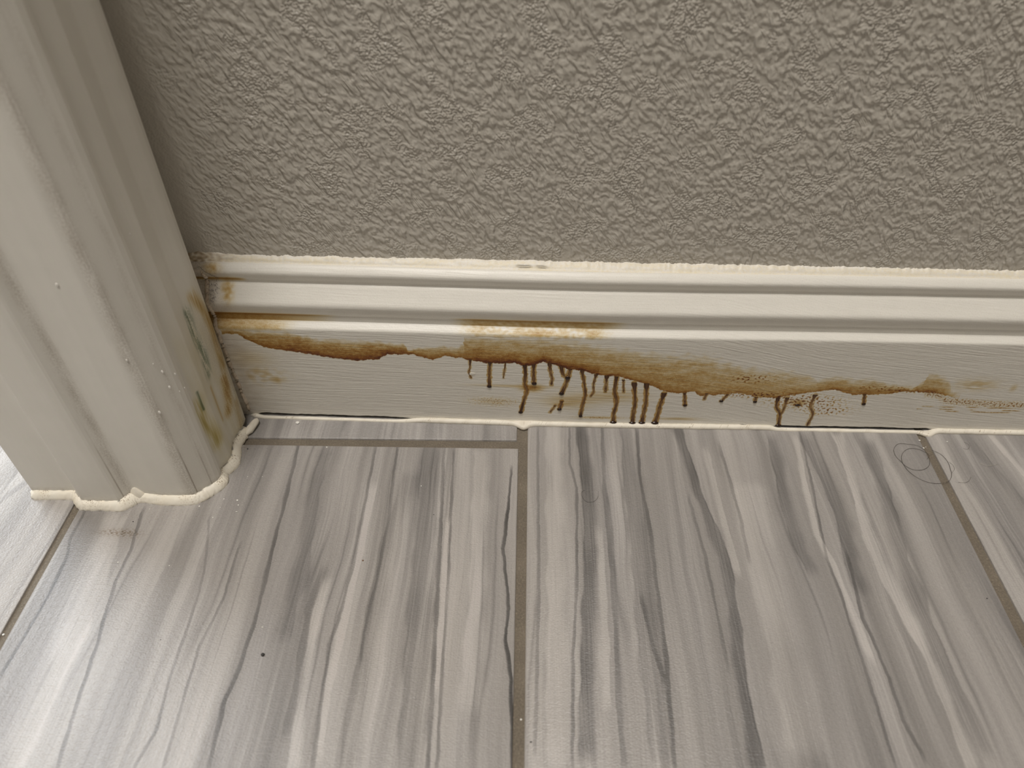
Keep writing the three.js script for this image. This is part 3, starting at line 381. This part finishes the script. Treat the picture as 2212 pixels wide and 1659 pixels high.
{ // the rows that carry on beyond these five
  const mats = [MB, MC];
  for (let q = -6; q <= 6; q++) {
    const x0 = 5.4 + q * 204.6, off = [17, -210, -330, 130, -90, -440][((q % 6) + 6) % 6];
    for (let r = -2; r <= 2; r++) {
      let z0 = off + r * 604.6, z1 = z0 + 600;
      if (q === -1) { z0 = 17 + r * 604.6; z1 = z0 + 600; if (r === 0 || r === -1) continue; }
      if (q === 0) { z0 = -210 + r * 604.6; z1 = z0 + 600; if (r === 0) continue; }
      if (q === 1) { z0 = -330 + r * 604.6; z1 = z0 + 600; if (r === 0) continue; }
      if (q === -2) { z0 = -170 + r * 604.6; z1 = z0 + 600; if (r === 0) continue; }
      tileAt([[x0 + 0.4, z0], [x0 + 200, z0], [x0 + 200, z1], [x0 + 0.4, z1]], mats[(q + r + 20) % 2]);
    }
  }
}

// ---------------------------------------------------------------- baseboard
const board = group('baseboard_back', 'white moulded baseboard with brown drip stains along its flat face', 'baseboard', { kind: 'structure' });
const profArc = [S0]; for (let i = 1; i < PROFILE.length; i++) profArc.push(profArc[i - 1] + Math.hypot(PROFILE[i][0] - PROFILE[i - 1][0], PROFILE[i][1] - PROFILE[i - 1][1]));
const floorGap = (x) => sstep(-136, -128, x) * sstep(-46, -62, x) + sstep(126, 132, x) * sstep(213, 205, x) * 0.9;
const xs = []; for (let x = -150; x < 262; x += 2) xs.push(x); for (let x = 262; x <= 2000; x += 60) xs.push(x);
{
  const runs = []; let cur = [];
  PROFILE.forEach((p, i) => { if (i && p[0] === PROFILE[i - 1][0] && p[1] === PROFILE[i - 1][1]) { runs.push(cur); cur = []; } cur.push([...p, profArc[i]]); });
  runs.push(cur);
  const geos = runs.map((r) => {
    const fine = [];
    for (let i = 0; i < r.length - 1; i++) { const n = Math.max(1, Math.ceil((r[i + 1][2] - r[i][2]) / 3)); for (let k = 0; k < n; k++) fine.push(r[i].map((v, q) => v + (r[i + 1][q] - v) * k / n)); }
    fine.push(r[r.length - 1]);
    return gridGeo(xs.length, fine.length, (i, j) => { const x = xs[i], [y, z, s] = fine[j]; const w = 0.10 * noise(x / 18, s / 7) + 0.05 * noise(x / 5, s / 3); return [x / 1000, (Math.max(y, 0.3 + floorGap(x) * (1.5 + 0.5 * noise(x / 3, 1.2) + 0.6 * noise(x / 17, 4))) + (j ? w * 0.4 : 0)) / 1000, (z + w + bow(x)) / 1000, x / 1000, s / 1000]; });
  });
  mesh('moulding', mergeGeometries(geos), boardPaint, board);
}
const boardPoint = (x, s, lift = 0) => { // a point on the face of the baseboard, lifted off along its normal
  let i = 0; while (i < PROFILE.length - 2 && profArc[i + 1] < s) i++;
  const t = (s - profArc[i]) / Math.max(1e-6, profArc[i + 1] - profArc[i]), y = PROFILE[i][0] + (PROFILE[i + 1][0] - PROFILE[i][0]) * t, z = PROFILE[i][1] + (PROFILE[i + 1][1] - PROFILE[i][1]) * t;
  const dy = PROFILE[i + 1][0] - PROFILE[i][0], dz = PROFILE[i + 1][1] - PROFILE[i][1], l = Math.hypot(dy, dz) || 1;
  const w = 0.10 * noise(x / 18, s / 7) + 0.05 * noise(x / 5, s / 3);
  return new THREE.Vector3(x / 1000, (y - dz / l * lift) / 1000, (z + dy / l * lift + w + bow(x)) / 1000);
};
{ // cream caulk lapping from the top of the moulding on to the wall, ragged at the wall, split once
  const cx = []; for (let x = -149; x < 262; x += 0.6) cx.push(x); for (let x = 262; x <= 2000; x += 40) cx.push(x);
  const row = [[84.1, -10.2], [84.55, -10.7], [84.5, -11.3], [84.75, -11.9], [85.3, -12.5], [85.75, -13.0], [86.2, -13.7], [86.6, -14.4], [86.9, -15.1], [87.0, -15.9]];
  const g = gridGeo(cx.length, row.length, (i, j) => {
    const x = cx[i], t = j / (row.length - 1), lumps = 0.16 * noise(x / 4, j * 0.5) + 0.1 * noise(x / 1.2, j * 0.7);
    const rag = t * t * (0.9 * noise(x / 3.2, 7.7) + 0.6 * noise(x / 1.1, 3.2) + 0.35 * noise(x / 0.7, 8.4)) + t * t * 0.9 * sstep(-112, -148, x);
    let y = row[j][0] + lumps + rag, z = row[j][1] + lumps * 0.6 + bow(x) * (1 - t);
    const crack = Math.exp(-Math.pow((x - 1.6) / 3.4, 4)) + 0.9 * Math.exp(-Math.pow((x - 9.2) / 2.4, 4));
    if (j === 4) { y -= 0.9 * crack; z -= 1.1 * crack; } if (j === 5) { z += 0.35 * crack; y += 0.25 * crack; }
    return [x / 1000, y / 1000, z / 1000, x / 1000, t];
  });
  const c = mesh('caulk_bead', g, topCaulkMat, board); c.userData.label = 'ragged cream caulk line between baseboard and wall';
}
{ // caulk along the floor, torn away from the board in two places
  const gap = floorGap;
  const path = []; for (let x = -136; x < 262; x += 1.2) path.push(x); for (let x = 262; x <= 2000; x += 40) path.push(x);
  const lump = (x) => Math.exp(-Math.pow((x - 3) / 3.2, 2)) + 0.8 * Math.exp(-Math.pow((x - 206.5) / 3, 2));
  const pts = path.map((x) => new THREE.Vector3(x / 1000, (0.55 - 0.6 * gap(x)) / 1000, (0.75 + 0.75 * gap(x) + bow(x) + 0.15 * noise(x / 9, 2)) / 1000));
  const g = beadGeo(pts, (p) => { const x = p.x * 1000; return (1.45 - 0.45 * gap(x) + 0.25 * noise(x / 14, 5)) / 1000; }, 0.12, 12);
  const pp = g.attributes.position;
  for (let i = 0; i < pp.count; i++) { const x = pp.getX(i) * 1000, l = lump(x); if (pp.getZ(i) > (0.6 + bow(x)) / 1000) { pp.setZ(i, pp.getZ(i) + l * 0.0026); pp.setY(i, pp.getY(i) - l * 0.0003); } }
  g.computeVertexNormals();
  const c = mesh('caulk_bead', g, caulkMat, board); c.userData.label = 'thin cream caulk bead between baseboard and tiles';
}
{ // dirty caulk in the corner where the board dies into the casing
  const pts = []; for (let s = 0; s < 86; s += 1.2) { const p = boardPoint(-136.6 - 0.05 * s, s, 0.0); p.x += (0.5 * noise(s / 5, 1.5) + 0.4 * noise(s / 1.6, 2.5) + 0.5) / 1000; pts.push(p); }
  const c = mesh('caulk_bead', beadGeo(pts, 0.0009, 0.6, 9), grimeCaulk, board); c.userData.label = 'grimy caulk in the corner beside the casing';
}
// dried runs: thin raised trails that end in a dark bead
const dripMats = {};
const dripMat = new THREE.MeshPhysicalMaterial({ vertexColors: true, roughness: 0.3 });
const dropMat = new THREE.MeshPhysicalMaterial({ color: new THREE.Color().setRGB(0.022, 0.009, 0.005), roughness: 0.25 });
DRIPS.forEach(([pts, w, e], q) => {
  const curve = spline(pts.map((p) => [p[0], p[1], 0]), 8 + pts.length * 10), n = curve.length, m = 7, col = [];
  const g = gridGeo(m, n, (i, j) => {
    const c = curve[j], t = j / (n - 1), a = (i / (m - 1) - 0.5) * 2;
    const wd = w * 0.56 * (0.62 + 0.35 * noise(t * 7, q * 3.1) + 0.22 * noise(t * 19, q * 1.3) + (e > 0.8 ? 0.25 * sstep(0.8, 1, t) : 0)) * (0.75 + 0.6 * sstep(0.15, 0, t)) * Math.sqrt(Math.min(1, (1 - t) * n / 2.2 + 0.08));
    const p = boardPoint(c.x + a * wd + 0.12 * noise(t * 30 + i, q), c.y, 0.02 + 0.2 * (1 - a * a) * (0.5 + 0.6 * t));
    const dk = clamp(0.35 + 0.55 * noise(t * 5 + 3, q * 2.2) + 0.3 * noise(t * 14, q + a) + 0.35 * Math.abs(a) + 0.5 * sstep(0.75, 1, t) * e + 0.45 * sstep(0.3, 0, t) + (e - 0.8) * 0.4, 0, 1.15);
    const b = [0.42, 0.27, 0.10]; col.push(b[0] * Math.exp(-dk * 1.75), b[1] * Math.exp(-dk * 2.35), b[2] * Math.exp(-dk * 2.9));
    return [p.x, p.y, p.z, 0, 0];
  });
  g.setAttribute('color', new THREE.Float32BufferAttribute(col, 3));
  const d = mesh(numbered('drip'), g, dripMat, board); d.userData.label = 'dried brown run on the baseboard face';
  if (e >= 0.9) {
    const [x, s] = pts[pts.length - 1], flat = s < 1.5, r = w * (flat ? 0.72 : 0.5);
    const b = new THREE.SphereGeometry(1, 14, 10); const p = b.attributes.position, ctr = boardPoint(x, s, 0);
    for (let i = 0; i < p.count; i++) { const nx = p.getX(i), ny = p.getY(i), nz = p.getZ(i), k = 1 + 0.12 * noise(nx * 2 + q, ny * 2); p.setXYZ(i, ctr.x + nx * r * k * 1.0 / 1000, ctr.y + ny * r * k * (flat ? 0.5 : 0.85) / 1000, ctr.z + nz * r * 0.55 / 1000); }
    b.computeVertexNormals(); mesh('droplet', b, dropMat, d);
  }
});
for (const [x, s, rx, ry] of [[113.5, -0.8, 3.2, 0.5], [137.4, 13.9, 1.5, 0.7]]) { // two dark scabs of the same stuff
  const b = new THREE.SphereGeometry(1, 14, 8), p = b.attributes.position, ctr = boardPoint(x, s, 0);
  for (let i = 0; i < p.count; i++) { const k = 1 + 0.3 * noise(p.getX(i) * 2 + x, p.getY(i) * 2); p.setXYZ(i, ctr.x + p.getX(i) * rx * k / 1000, ctr.y + p.getY(i) * ry * k / 1000, ctr.z + p.getZ(i) * 0.35 / 1000); }
  b.computeVertexNormals(); const m = mesh(numbered('droplet'), b, dropMat, board); m.userData.label = 'dark dried scab on the baseboard';
}
{ // chip of paint lifted beside the first run, and a dent in the roll
  const chip = new THREE.IcosahedronGeometry(1, 2), p = chip.attributes.position, c = boardPoint(-22.0, 30.4, 0.1);
  for (let i = 0; i < p.count; i++) { const k = 1 + 0.5 * noise(p.getX(i) * 1.7, p.getY(i) * 1.7 + 4); p.setXYZ(i, c.x + p.getX(i) * 1.6 * k / 1000, c.y + p.getY(i) * 0.9 * k / 1000, c.z + p.getZ(i) * 0.16 / 1000); }
  const g = mergeVertices(chip.deleteAttribute('normal').deleteAttribute('uv')); g.computeVertexNormals();
  mesh('paint_chip', g, new THREE.MeshPhysicalMaterial({ color: new THREE.Color().setRGB(0.78, 0.74, 0.66), roughness: 0.35 }), board);
}

// ---------------------------------------------------------------- door casing
const casing = group('trim_1', 'off-white moulded door casing with grey dirt lines and green-brown stains', 'door casing', { kind: 'structure' });
{
  const ys = []; for (let y = 3.2; y < 240; y += 4) ys.push(y); for (let y = 240; y <= 2060; y += 130) ys.push(y);
  const plan = [], n = CASING.length;
  for (let i = 0; i < n - 1; i++) { const L = casingArc[i + 1] - casingArc[i], k = Math.max(1, Math.ceil(L / 2.5)); for (let q = 0; q < (i === 0 ? 4 : k); q++) { const t = q / (i === 0 ? 4 : k); plan.push([CASING[i][0] + (CASING[i + 1][0] - CASING[i][0]) * t, CASING[i][1] + (CASING[i + 1][1] - CASING[i][1]) * t, casingArc[i] + L * t]); } }
  plan.push([...CASING[n - 1], casingArc[n - 1]]);
  const g = gridGeo(plan.length, ys.length, (i, j) => { const [x, z, a] = plan[i], y = ys[j], w = 0.07 * noise(a / 6, y / 50) + 0.04 * noise(a / 3, y / 14); return [(x + w) / 1000, y / 1000, (z + w) / 1000, a / 1000, y / 1000]; });
  g.index.array.reverse?.(); g.computeVertexNormals();
  mesh('casing_moulding', toCreasedNormals(g, 0.55), casingPaint, casing);
  // foot of the casing closed off above the floor
  const sh = new THREE.Shape(plan.map(([x, z]) => new THREE.Vector2(x / 1000, -z / 1000))); const f = new THREE.ShapeGeometry(sh); f.rotateX(-Math.PI / 2); f.translate(0, 0.0033, 0);
  mesh('end_grain', f, grimeCaulk, casing);
  // bead of caulk round the foot
  const off = [[-219.3, 44], [-219.6, 49.5], [-218.2, 53.0], [-214, 53.3], [-206, 53.1], [-200.6, 53.0], [-198.6, 54.4], [-196, 57.2], [-193.5, 58.5], [-188, 58.6], [-181, 58.5], [-176.2, 58.4], [-174.6, 56.4], [-172.4, 53.6], [-169.5, 53.2], [-164, 54.0], [-158, 54.6], [-150, 54.4], [-145, 53.6], [-142, 51.6], [-139.2, 48.6], [-136.6, 45.8], [-135.6, 42.6], [-136.4, 39.6], [-136.6, 37.4], [-134.8, 34.4], [-133.8, 30.5], [-134.6, 26], [-135.9, 20.5], [-135.2, 15], [-134, 10]];
  const pts = spline(off.map(([x, z]) => [x / 1000, 0.0016, z / 1000]), 260);
  const lumpAt = (p) => { const x = p.x * 1000, z = p.z * 1000; return 1 + 0.5 * Math.exp(-Math.pow((x + 173) / 3, 2) - Math.pow((z - 54) / 4, 2)) + 0.1 * Math.exp(-Math.pow((x + 133) / 3, 2) - Math.pow((z - 7) / 6, 2)); };
  // section of the bead, out from the casing and down to the tile
  const SEC = [[-2.4, 3.9], [-1.3, 4.1], [-0.5, 3.9], [0.5, 3.3], [1.3, 2.4], [1.9, 1.3], [2.15, 0.5], [2.1, -0.3]];
  let run = 0;
  const bead = gridGeo(SEC.length, pts.length, (i, j) => {
    const a = pts[Math.max(0, j - 1)], c = pts[Math.min(pts.length - 1, j + 1)], dx = c.x - a.x, dz = c.z - a.z, l = Math.hypot(dx, dz) || 1, nx = -dz / l, nz = dx / l;
    if (i === 0 && j) run += pts[j].distanceTo(pts[j - 1]);
    const k = 0.88 * lumpAt(pts[j]) * (1 + 0.28 * noise(j / 19, 3.3) + 0.14 * noise(j / 6, 9.1)) * (0.55 + 0.45 * Math.min(1, Math.min(j, pts.length - 1 - j) / 6)), rough = 0.32 * noise(j / 2.6, i * 0.8) + 0.2 * noise(j / 1.1, i * 1.3 + 5);
    const o = (SEC[i][0] * (SEC[i][0] > 0 ? k : 1) + rough) / 1000, y = (i === SEC.length - 1 ? -0.3 : SEC[i][1] * (0.6 + 0.4 * k) + rough * 0.7) / 1000;
    return [pts[j].x + nx * o, y, pts[j].z + nz * o, run, i / (SEC.length - 1)];
  });
  const bd = mesh('caulk_bead', bead, footCaulkMat, casing); bd.userData.label = 'cream caulk bead around the foot of the casing';
  // fan of caulk smeared up into the cove
  const fan = new THREE.SphereGeometry(1, 24, 16), fp = fan.attributes.position;
  for (let i = 0; i < fp.count; i++) { const x = fp.getX(i), y = fp.getY(i), z = fp.getZ(i), k = 1 + 0.25 * noise(x * 1.5, y * 1.5) + 0.12 * noise(x * 4, y * 4 + z); fp.setXYZ(i, (-171.2 + x * (4.6 - 2.4 * Math.max(0, y)) * k) / 1000, (1.6 + Math.max(-0.2, y) * 6.2 * k) / 1000, (52.7 + z * 1.9 * k * (1 - 0.5 * Math.max(0, y))) / 1000); }
  fan.computeVertexNormals(); mesh('caulk_bead', fan, caulkMat, casing);
  // tongue of caulk at the corner with the baseboard
  const tg = new THREE.SphereGeometry(1, 20, 12), tp = tg.attributes.position;
  for (let i = 0; i < tp.count; i++) { const x = tp.getX(i), y = tp.getY(i), z = tp.getZ(i), k = 1 + 0.3 * noise(x * 2 + 3, z * 2); tp.setXYZ(i, (-132.2 + x * 2.0 * k - z * 1.4) / 1000, (2.0 + Math.max(-0.5, y) * 1.9 * k - z * 0.4) / 1000, (8.4 + z * 5.4) / 1000); }
  tg.computeVertexNormals(); mesh('caulk_bead', tg, caulkMat, casing);
  // pimples of thick paint
  for (const [x, y, z, r] of [[-143.9, 55.5, 52.2, 1.0], [-139.2, 72.8, 46.9, 0.9], [-139.0, 64.5, 46.8, 0.9], [-136.9, 68.5, 43.4, 0.8], [-137.3, 60, 44.5, 0.6], [-146.5, 84, 53.2, 0.7], [-140.5, 78, 48.2, 0.5], [-136.5, 128, 36.5, 0.7], [-158, 118, 53.6, 1.0], [-136.1, 60, 42.2, 0.5]]) {
    const s = new THREE.SphereGeometry(1, 12, 8); s.scale(r * 0.6 / 1000, r * 0.95 / 1000, r * 0.34 / 1000); s.translate(x / 1000, y / 1000, z / 1000);
    mesh(numbered('paint_nib'), s, new THREE.MeshPhysicalMaterial({ color: new THREE.Color().setRGB(0.76, 0.73, 0.68), roughness: 0.25 }), casing);
  }
}

// ---------------------------------------------------------------- small things lying about
const hairMat = new THREE.MeshStandardMaterial({ color: new THREE.Color().setRGB(0.045, 0.036, 0.03), roughness: 0.5 });
const paleHair = new THREE.MeshStandardMaterial({ color: new THREE.Color().setRGB(0.45, 0.42, 0.37), roughness: 0.5 });
const hairGeo = (pts, r, n) => new THREE.TubeGeometry(new THREE.CatmullRomCurve3(pts, false, 'centripetal'), n, r, 5);
const hairInfo = [['long dark hair coiled in loops over the right grout joint', 0.075], ['tiny dark curl of hair on the right-hand tile close to the baseboard', 0.05], ['short dark hair arc crossing the edge of the right grout joint', 0.05], ['short dark hair wisp on the grout inside the coiled hair', 0.045], ['fine pale hair lying on the right-hand tile', 0.05], ['thin dark hair curl on the streaked tile below the middle drips', 0.05]];
HAIRS.forEach((h, i) => {
  const o = mesh(numbered('hair'), hairGeo(h.map(([x, z], k) => new THREE.Vector3(x / 1000, 0.00022 + 0.00012 * (1 + Math.sin(k * 1.7)), z / 1000)), hairInfo[i][1] / 1000, h.length * 8), i === 4 ? paleHair : hairMat);
  o.userData = { label: hairInfo[i][0], category: 'hair' };
});
{
  const o = mesh(numbered('hair'), hairGeo([[-142.5, 86.2], [-141.2, 86.4], [-139.7, 85.0], [-137.4, 83.4], [-135.8, 81.9], [-134.2, 80.3]].map(([x, s]) => boardPoint(x, s, 0.15)), 0.00006, 40), hairMat);
  o.userData = { label: 'dark hair stuck to the baseboard bead beside the casing', category: 'hair' };
}
function crumb(r, flat, k) {
  const g = new THREE.IcosahedronGeometry(1, 1), p = g.attributes.position;
  for (let i = 0; i < p.count; i++) { const x = p.getX(i), y = p.getY(i), z = p.getZ(i), q = 1 + 0.45 * noise(x * 1.6 + k, y * 1.6 + z); p.setXYZ(i, x * q * r, Math.max(-0.6, y * q) * r * flat, z * q * r * (0.75 + 0.4 * Math.sin(k))); }
  g.deleteAttribute('normal'); g.deleteAttribute('uv'); const m = mergeVertices(g, 1e-7); m.computeVertexNormals(); return m;
}
const whiteMat = new THREE.MeshStandardMaterial({ color: new THREE.Color().setRGB(0.86, 0.84, 0.79), roughness: 0.5 });
const darkMat = new THREE.MeshStandardMaterial({ color: new THREE.Color().setRGB(0.03, 0.027, 0.025), roughness: 0.6 });
const rustMat = new THREE.MeshStandardMaterial({ color: new THREE.Color().setRGB(0.16, 0.08, 0.035), roughness: 0.6 });
WHITE.forEach(([x, z, r], i) => {
  const rr = r * 0.095 / 1000, onGrout = (x > -0.5 && x < 5.6) || (x > 201.5 && x < 209 && z > 30) || (x < -194 && z > 100), o = mesh(numbered('white_crumb'), crumb(rr, 0.6, i * 2.3), whiteMat);
  o.position.set(x / 1000, (onGrout ? -0.0011 : 0) + rr * 0.36, z / 1000);
  const [label, grp] = onGrout ? ['tiny white grit grain lying in a brown grout joint', 'white grains in the grout'] : x > 150 ? ['small white crumb on the tile beside the coiled hair', 'white crumbs beside the coiled hair']
    : x < -120 && z < 85 ? ['tiny white dust grain on the tile at the foot of the casing', 'white grains at the foot of the casing'] : z < 45 ? ['tiny white dust grain on the tile just below the short cross joint', 'white grains below the cross joint'] : ['tiny white dust grain out on the pale streaked tile', 'white grains on the pale tile'];
  o.userData = { label, category: 'crumb', group: grp };
});
DARK.forEach(([x, z, r], i) => {
  const rr = r * 0.085 / 1000, onGrout = (x > -0.5 && x < 5.6) || (x > 201.5 && x < 209), o = mesh(numbered('dark_crumb'), crumb(rr, 0.7, i * 3.1 + 1), i === 2 ? rustMat : darkMat);
  o.position.set(x / 1000, (onGrout ? -0.0011 : 0) + rr * 0.42, z / 1000);
  const main = i === 0;
  o.userData = { label: main ? 'black crumb of dirt alone on the pale streaked tile' : i === 2 ? 'rust-brown speck on the wide tile left of the middle joint' : 'pinhead dark speck of dirt on the floor', category: 'crumb', group: main || i === 2 ? undefined : 'dark specks on the floor' };
  if (!o.userData.group) delete o.userData.group;
});
{ // curl of white plastic on the caulk by the casing
  const g = crumb(0.0012, 0.25, 5.5); g.scale(0.8, 1, 1.6); const o = mesh('paint_flake', g, whiteMat); o.position.set(-0.1109, 0.0005, 0.0034); o.rotation.y = -0.5;
  o.userData = { label: 'white paint flake on the floor caulk near the casing', category: 'paint flake' };
}
{ // fluff caught between the mouldings and the casing
  const gs = [];
  for (let k = 0; k < 26; k++) {
    const s = 68 + rnd() * 11, x = -139.5 + rnd() * 4, a = boardPoint(x, s, 0.3 + rnd() * 0.6), pts = [a.clone()];
    for (let q = 0; q < 4; q++) { a.add(new THREE.Vector3((rnd() - 0.5) * 0.0022, (rnd() - 0.5) * 0.0022, (rnd() - 0.35) * 0.0012)); pts.push(a.clone()); }
    gs.push(hairGeo(pts, 0.00005, 8));
  }
  const o = mesh('dust_fluff', mergeGeometries(gs), new THREE.MeshStandardMaterial({ color: new THREE.Color().setRGB(0.16, 0.15, 0.14), roughness: 0.9 }));
  o.userData = { label: 'grey dust fluff wedged between the baseboard roll and casing', category: 'dust', kind: 'stuff' };
}
console.log('scene built');
renderer.render(scene, camera);
